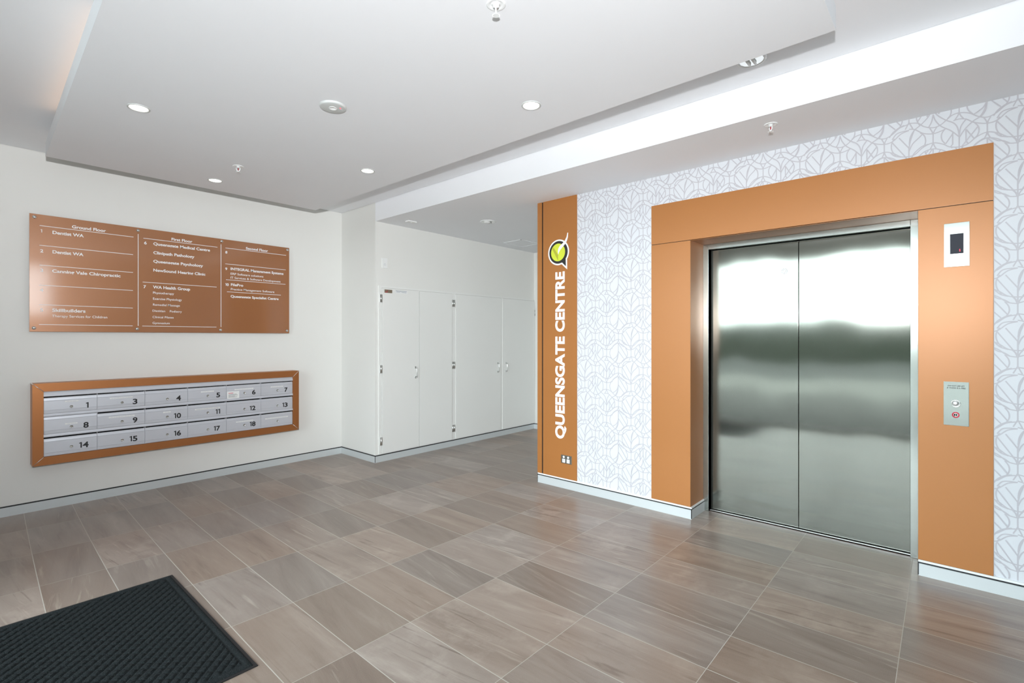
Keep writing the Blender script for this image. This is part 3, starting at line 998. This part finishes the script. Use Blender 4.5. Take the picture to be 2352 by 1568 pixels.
for r in range(3):
    zt = (0.909, 0.747, 0.585)[r]
    zb = (0.784, 0.622, iz0 + 0.002)[r]
    for c in range(6):
        xa, xb = ix0 + c * cw + 0.0022, ix0 + (c + 1) * cw - 0.0022
        open_ = 0.012 if (r, c) in ((1, 0),) else 0.0
        zt2 = zt + open_
        # profiled aluminium flap: leaned-back top lip, two shallow grooves
        prof = [(YI + 0.006, zt2), (YI + 0.003, zt2 - 0.006), (YI + 0.001, zt2 - 0.024), (YI + 0.0026, zt2 - 0.0255), (YI, zt2 - 0.027), (YI, zb + 0.026), (YI + 0.0016, zb + 0.025), (YI, zb + 0.024),
                (YI + 0.001, zb), (YI + 0.012, zb), (YI + 0.016, zt2 - 0.002)]
        fl = link('mailbox_flap', MB().prism(prof, 'x', xa, xb), M['silver'], mb_)
        xl = ix0 + 0.1665 + c * 0.3302
        zl = zt - 0.083
        link('lock', MB().lathe([(0.0115, 0.002), (0.0115, -0.004), (0.0095, -0.006), (0.0095, -0.0045), (0, -0.0045)], (xl, YI, zl), 'y', 20)
             .box(xl - 0.0012, xl + 0.0012, YI - 0.0054, YI - 0.004, zl - 0.006, zl + 0.006), M['chrome'], fl)
        s = NUM[r][c]
        if s:
            link('number', put_number(MB(), s, (ix0 + c * 0.3302 + 0.2745, YI, zt - 0.1035), 0.0455, (1, 0, 0), (0, 0, 1)), M['ink'], fl)
        if (r, c) in LAB:
            a, b, z = LAB[(r, c)]
            link('name_sticker', MB().box(a, b, YI - 0.0008, YI, z - 0.0055, z + 0.0055), M['white'], fl)
            if (r, c) == (1, 3):
                np_ = put_text(MB(), 'QUEENSGATE SPECIALIST CENTRE', 0, (a + 0.012, YI - 0.0008, z - 0.002), (b - a) - 0.024, 0.0042, (1, 0, 0), (0, 0, 1), 0.0, 0.0003)
            else:                # print too small to read: a row of faint word strokes
                np_, q = MB(), a + 0.012
                while q < b - 0.014:
                    w = min(random.uniform(0.010, 0.026), b - 0.010 - q)
                    np_.box(q, q + w, YI - 0.0012, YI - 0.0007, z - 0.0013, z + 0.0013)
                    q += w + 0.004
            link('name_print', np_, M['silver'] if (r, c) != (1, 3) else M['ink'], fl)
        if (r, c) == (0, 4):
            link('notice_card', MB().box(1.828, 1.940, YI - 0.0014, YI - 0.0003, 0.782, 0.851), M['white'], fl)
            nt = MB()
            for k, ln in enumerate((0.075, 0.085, 0.06, 0.08)):
                nt.box(1.840, 1.840 + ln, YI - 0.0018, YI - 0.0013, 0.820 - k * 0.009, 0.8225 - k * 0.009)
            link('notice_print', nt, M['ink'], fl)
            link('notice_heading', MB().box(1.840, 1.885, YI - 0.0018, YI - 0.0013, 0.832, 0.837), M['red'], fl)

# ================================================================== CUPBOARDS IN THE CORRIDOR
ZB, ZT = 0.090, 1.944
DT = 0.020


def handle(x, z0, z1, parent):
    y = YC - DT
    h = MB().tube([(x, y + 0.002, z0 + 0.008), (x, y - 0.020, z0 + 0.012), (x, y - 0.028, z0 + 0.028), (x, y - 0.028, z1 - 0.028), (x, y - 0.020, z1 - 0.012), (x, y + 0.002, z1 - 0.008)], 0.006, 10)
    h.bbox(x - 0.011, x + 0.011, y - 0.004, y, z0, z0 + 0.026, 0.002).bbox(x - 0.011, x + 0.011, y - 0.004, y, z1 - 0.026, z1, 0.002)
    return link('handle', h, M['chrome'], parent)


def hinge(x0, x1, z, parent):
    y = YC - DT
    h = MB().box(x0, x1, y - 0.002, y + DT, z - 0.044, z + 0.044)
    xm = (x0 + x1) / 2
    h.tube([(xm, y - 0.004, z - 0.044), (xm, y - 0.004, z + 0.044)], 0.006, 10)
    return link('hinge', h, M['chrome'], parent)


def cupboard(x0, x1, doors, label):
    t = thing('utility_cupboard', ((x0 + x1) / 2, YC, ZB), label, 'cupboard')
    f = MB().box(x0, x1, YC - 0.012, YC, ZT, ZT + 0.022).box(x0, doors[0][0] - 0.004, YC - 0.012, YC, ZB - 0.006, ZT).box(doors[-1][1] + 0.004, x1, YC - 0.012, YC, ZB - 0.006, ZT)
    link('frame', f, M['door_paint'], t)
    out = []
    for a, b in doors:
        out.append(link('door', MB().bbox(a, b, YC - DT, YC - 0.0005, ZB, ZT - 0.003, 0.0015), M['door_paint'], t))
    return t, out


ca, da = cupboard(3.176, 4.2740, [(3.215, 3.7265), (3.7325, 4.250)], 'white double cupboard nearest the corner, with a tag on its left door')
handle(3.672, 0.904, 1.046, da[0])
for z in (1.823, 1.034, 0.229):
    hinge(3.184, 3.213, z, da[0])
    hinge(4.2515, 4.2715, z, da[1])
tg = link('bronze_tag', MB().bbox(3.241, 3.344, YC - DT - 0.002, YC - DT, 1.889, 1.926, 0.0008), M['bronze_tag'], da[0])
link('tag_mark', MB().box(3.252, 3.280, YC - DT - 0.0026, YC - DT - 0.0015, 1.894, 1.901).box(3.275, 3.284, YC - DT - 0.0026, YC - DT - 0.0015, 1.908, 1.916), M['red'], tg)
ps = link('paper_label', MB().box(3.388, 3.555, YC - DT - 0.0008, YC - DT, 1.895, 1.927), M['white'], da[0])
lp = MB().box(3.392, 3.545, YC - DT - 0.0012, YC - DT - 0.0007, 1.9185, 1.9225)
lp.box(3.400, 3.455, YC - DT - 0.0012, YC - DT - 0.0007, 1.905, 1.908).box(3.470, 3.540, YC - DT - 0.0012, YC - DT - 0.0007, 1.905, 1.908)
link('label_print', lp, M['blue_ink'], ps)
cb, db = cupboard(4.2745, 5.925, [(4.313, 5.164), (5.200, 5.918)], 'white cupboard with one wide and one narrower door, beside the copper sign')
for z in (1.823, 1.034, 0.229):
    hinge(4.277, 4.297, z, db[0])
hinge(5.9185, 5.9285, 1.76, db[1])
handle(5.098, 0.897, 1.041, db[0])
handle(5.268, 0.895, 1.036, db[1])
link('centre_post', MB().box(5.166, 5.198, YC - 0.014, YC, ZB, ZT), M['door_paint'], cb)

sw = thing('wall_switch', (3.254, YC, 2.222), 'small white switch plate on the wall above the cupboards', 'switch')
link('plate', MB().bbox(3.2195, 3.2885, YC - 0.010, YC, 2.165, 2.278, 0.003), M['white'], sw)
link('push_button', MB().lathe([(0.004, 0), (0.004, -0.003), (0, -0.003)], (3.254, YC - 0.010, 2.216), 'y', 14), M['silver'], sw)
link('print', MB().box(3.236, 3.274, YC - 0.0104, YC - 0.0098, 2.203, 2.2055).box(3.242, 3.268, YC - 0.0104, YC - 0.0098, 2.197, 2.1995), M['silver'], sw)

# ================================================================== CEILING FITTINGS
def downlight(loc, label, group, r=0.056, lit=True):
    x, y, z = loc
    t = thing('downlight', loc, label, 'downlight', group)
    link('trim_ring', MB().lathe([(r * 0.80, 0.004), (r * 0.80, -0.002), (r * 0.86, -0.005), (r * 0.97, -0.004), (r, -0.0005), (r, 0.003)], loc, 'z', 40, cap=False), M['grey_enamel'], t)
    if lit:
        link('lamp', MB().lathe([(r * 0.80, 0.002), (r * 0.80, -0.0008), (0, -0.0008)], loc, 'z', 40, cap=False), M['lamp_on'], t)
    return t


DLG = 'lit downlights in the floating ceiling panel'
dl = downlight((0.724, 3.490, RZ0), 'lit round downlight furthest left in the floating ceiling panel', DLG)
for x, y, s in [(2.187, 1.787, 'lit round downlight nearest the lift side edge of the floating ceiling panel'),
                (1.482, 4.621, 'lit round downlight beside the small sprinkler, near the directory sign wall'),
                (2.192, 3.455, 'lit round downlight nearest the far corner of the floating ceiling panel')]:
    move_copy(dl, (x, y, RZ0), s)


def lampshade_downlight(loc, r, label):
    """unlit deep downlight with a faceted mirror reflector, sunk in its ceiling"""
    t = thing('reflector_downlight', loc, label, 'downlight')
    link('trim_ring', MB().lathe([(r * 0.80, 0.0), (r * 0.80, -0.003), (r * 0.88, -0.006), (r, -0.003), (r, 0.0)], loc, 'z', 40, cap=False), M['white_metal'], t)
    link('reflector', MB().lathe([(r * 0.80, -0.0035), (r * 0.66, -0.0022), (r * 0.5, -0.0012), (r * 0.2, -0.0006)], loc, 'z', 14, smooth=False), M['chrome'], t)
    link('lamp', MB().tube([(loc[0] - r * 0.45, loc[1] - 0.01, loc[2] - 0.009), (loc[0] + r * 0.45, loc[1] - 0.01, loc[2] - 0.009)], 0.007, 10)
         .tube([(loc[0] - r * 0.45, loc[1] + 0.018, loc[2] - 0.009), (loc[0] + r * 0.45, loc[1] + 0.018, loc[2] - 0.009)], 0.007, 10), M['white'], t)
    return t


lampshade_downlight((3.983, 3.872, ZL), 0.090, 'unlit mirror downlight in the low ceiling in front of the cupboards')
lampshade_downlight((2.862, 0.810, ZH), 0.075, 'unlit downlight half hidden above the lift side edge of the ceiling panel')

el = thing('emergency_light', (1.450, 2.638, RZ0), 'flat round white emergency light with a small lens, centre of the ceiling panel', 'emergency light')
L0 = (1.450, 2.638, RZ0)
link('body', MB().lathe([(0.073, 0.002), (0.073, -0.004), (0.070, -0.010), (0.066, -0.012), (0.0215, -0.012)], L0, 'z', 48, cap=False), M['grey_enamel'], el)
ln = link('lens_well', MB().lathe([(0.0215, -0.012), (0.023, -0.0145), (0.019, -0.0145), (0.013, -0.004), (0, -0.004)], L0, 'z', 32, cap=False), M['white'], el)
link('led', MB().lathe([(0.004, -0.003), (0.004, -0.0065), (0, -0.008)], L0, 'z', 12), plain('amber_led', (0.6, 0.5, 0.2, 1), 0.3), ln)
a_ = R(-48)
px_, py_ = L0[0] + 0.042 * math.cos(a_), L0[1] + 0.042 * math.sin(a_)
link('status_light', MB().lathe([(0.0035, 0), (0.0035, -0.002), (0, -0.002)], (px_, py_, RZ0 - 0.0115), 'z', 12), M['led_red'], el)
link('test_slot', MB().box(px_ + 0.004, px_ + 0.022, py_ + 0.012, py_ + 0.014, RZ0 - 0.0125, RZ0 - 0.0118), M['silver'], el)


def sprinkler(loc, label, rot=0.0):
    t = thing('sprinkler', loc, label, 'sprinkler', 'ceiling sprinklers')
    t.rotation_euler = (0, 0, 0)
    x, y, z = loc
    ca_, sa = math.cos(rot), math.sin(rot)
    link('escutcheon', MB().lathe([(0.038, 0.001), (0.038, -0.002), (0.034, -0.004), (0.026, -0.002), (0.022, 0.0), (0.012, -0.001), (0.012, -0.012), (0.0, -0.012)], loc, 'z', 36, cap=False), M['white_metal'], t)
    fr_ = MB()
    pts = []
    for k in range(13):
        a = math.pi * k / 12
        w = 0.014 * math.cos(a)
        h = -0.012 - 0.026 * math.sin(a) ** 0.7
        pts.append((x + w * ca_, y + w * sa, z + h))
    fr_.tube(pts, 0.0032, 8)
    fr_.lathe([(0.005, -0.034), (0.006, -0.040), (0.0, -0.043)], loc, 'z', 12)
    link('frame_arms', fr_, M['white_metal'], t)
    link('glass_bulb', MB().tube([(x, y, z - 0.012), (x, y, z - 0.022), (x, y, z - 0.036)], [0.0018, 0.003, 0.0018], 8), M['red_glass'], t)
    df = MB()
    n = 24
    v0 = []
    for k in range(n * 2):
        a = math.pi * k / n
        rr = 0.0155 if k % 2 else 0.0115
        v0.append((x + rr * math.cos(a), y + rr * math.sin(a)))
    df.prism(v0, 'z', z - 0.0445, z - 0.0432)
    link('deflector', df, M['white_metal'], t)
    return t


sprinkler((1.478, 4.110, RZ0), 'white fire sprinkler in the ceiling panel above the directory sign', R(-48))
sprinkler((1.433, 1.350, RZ0), 'white fire sprinkler at the top edge of the photo, in the ceiling panel', R(40))
sprinkler((3.300, 0.825, ZL), 'white fire sprinkler in the low ceiling above the lift portal', R(44))

dt = thing('ceiling_sensor', (3.400, 4.495, ZL), 'small flat white box on the low ceiling near the corridor corner', 'sensor')
link('body', MB().bbox(3.345, 3.455, 4.462, 4.528, ZL - 0.014, ZL, 0.004), M['white'], dt)
link('lens', MB().lathe([(0.012, 0.001), (0.010, -0.004), (0, -0.006)], (3.400, 4.495, ZL - 0.014), 'z', 16), M['white'], dt)
ah = thing('ceiling_hatch', (5.19, 4.42, ZL), 'white square access hatch flush in the low ceiling at the corridor end', 'access hatch')
hm = MB()
for q in ((4.99, 5.39, 4.25, 4.262), (4.99, 5.39, 4.568, 4.58), (4.99, 5.002, 4.25, 4.58), (5.378, 5.39, 4.25, 4.58)):
    hm.box(q[0], q[1], q[2], q[3], ZL - 0.004, ZL)
link('frame', hm, M['ceiling'], ah)
link('panel', MB().box(5.006, 5.374, 4.266, 4.564, ZL - 0.002, ZL), M['ceiling'], ah)

# ================================================================== ENTRANCE MAT
mt = thing('entrance_mat', (0.27, 2.805, 0), 'charcoal waffle entrance mat lying in the front corner of the tiled floor', 'mat')
mx0, mx1, my0, my1 = -0.33, 0.868, 2.197, 3.412
link('rubber_base', MB().bbox(mx0, mx1, my0, my1, 0.0, 0.004, 0.002), M['mat_rubber'], mt)
cp_ = MB()
N1, N2 = 260, 262
ax, ay = mx0 + 0.012, my0 + 0.012
sx_, sy_ = (mx1 - mx0 - 0.024) / N1, (my1 - my0 - 0.024) / N2


def mat_h(x, y):
    d = min(x - mx0, mx1 - x, y - my0, my1 - y)
    if d < 0.050:
        ridge = math.exp(-((d - 0.030) / 0.007) ** 2)
        return 0.0045 + 0.0035 * min(1, max(0, (d - 0.012) / 0.006)) * (1 - 0.5 * math.exp(-((d - 0.043) / 0.004) ** 2)) + 0.001 * ridge
    p, q = (x + y) / math.sqrt(2) / 0.0355, (x - y) / math.sqrt(2) / 0.0355
    bp, bq = abs(math.sin(math.pi * p)), abs(math.sin(math.pi * q))
    g1 = min(1.0, bp * 2.2)
    g2 = min(1.0, bq * 1.6)
    return 0.0036 + 0.0075 * g2 * (0.30 + 0.70 * g1) + 0.0006 * random.random()


vv, ff = [], []
for i in range(N1 + 1):
    for j in range(N2 + 1):
        x, y = ax + i * sx_, ay + j * sy_
        vv.append((x, y, mat_h(x, y) if 0 < i < N1 and 0 < j < N2 else 0.003))
for i in range(N1):
    for j in range(N2):
        a = i * (N2 + 1) + j
        ff.append((a, a + N2 + 1, a + N2 + 2, a + 1))
cp_.add(vv, ff, 0, True)
link('carpet_pile', cp_, M['mat'], mt)

# ================================================================== OUTSIDE AND BEHIND THE CAMERA (seen only as reflections)
struct('pavement', MB().box(-5.6, XF - 0.15, -14, 20, -0.16, -0.02), M['paving_dark'])
struct('added_canopy', MB().box(-3.5, XF - 0.15, -8, 9, 3.02, 3.25), M['ceiling'])  # unseen roof, added to keep steep skylight off the paving and lobby floor
struct('footpath', MB().box(-10.5, -5.6, -30, 40, -0.16, -0.03).box(XF - 0.15, 12, -30, YR - 0.1, -0.16, -0.03), M['paving'])
struct('road', MB().box(-24, -10.5, -40, 50, -0.16, -0.08), M['asphalt'])
struct('verge', MB().box(-60, -24, -60, 70, -0.16, -0.03), M['grass'])
hd = MB()
for i in range(60):
    y = -42 + i * 1.5
    hd.bbox(-27.6 + random.uniform(-.2, .2), -26.0, y, y + 1.55, -0.1, 2.38 + random.uniform(-.08, .08), 0.2)
tag(link('hedge', hd, M['hedge']), 'dark green clipped hedge standing across the road outside the glazing', 'hedge', kind='stuff')
fn = thing('fire_notice', (1.51, YR, 2.30), 'small orange red framed notice on the pier of the right wall', 'notice')
link('frame', MB().bbox(1.42, 1.60, YR, YR + 0.012, 2.165, 2.435, 0.003), M['paper_orange'], fn)
link('sheet', MB().box(1.47, 1.55, YR + 0.011, YR + 0.014, 2.215, 2.39), M['white'], fn)
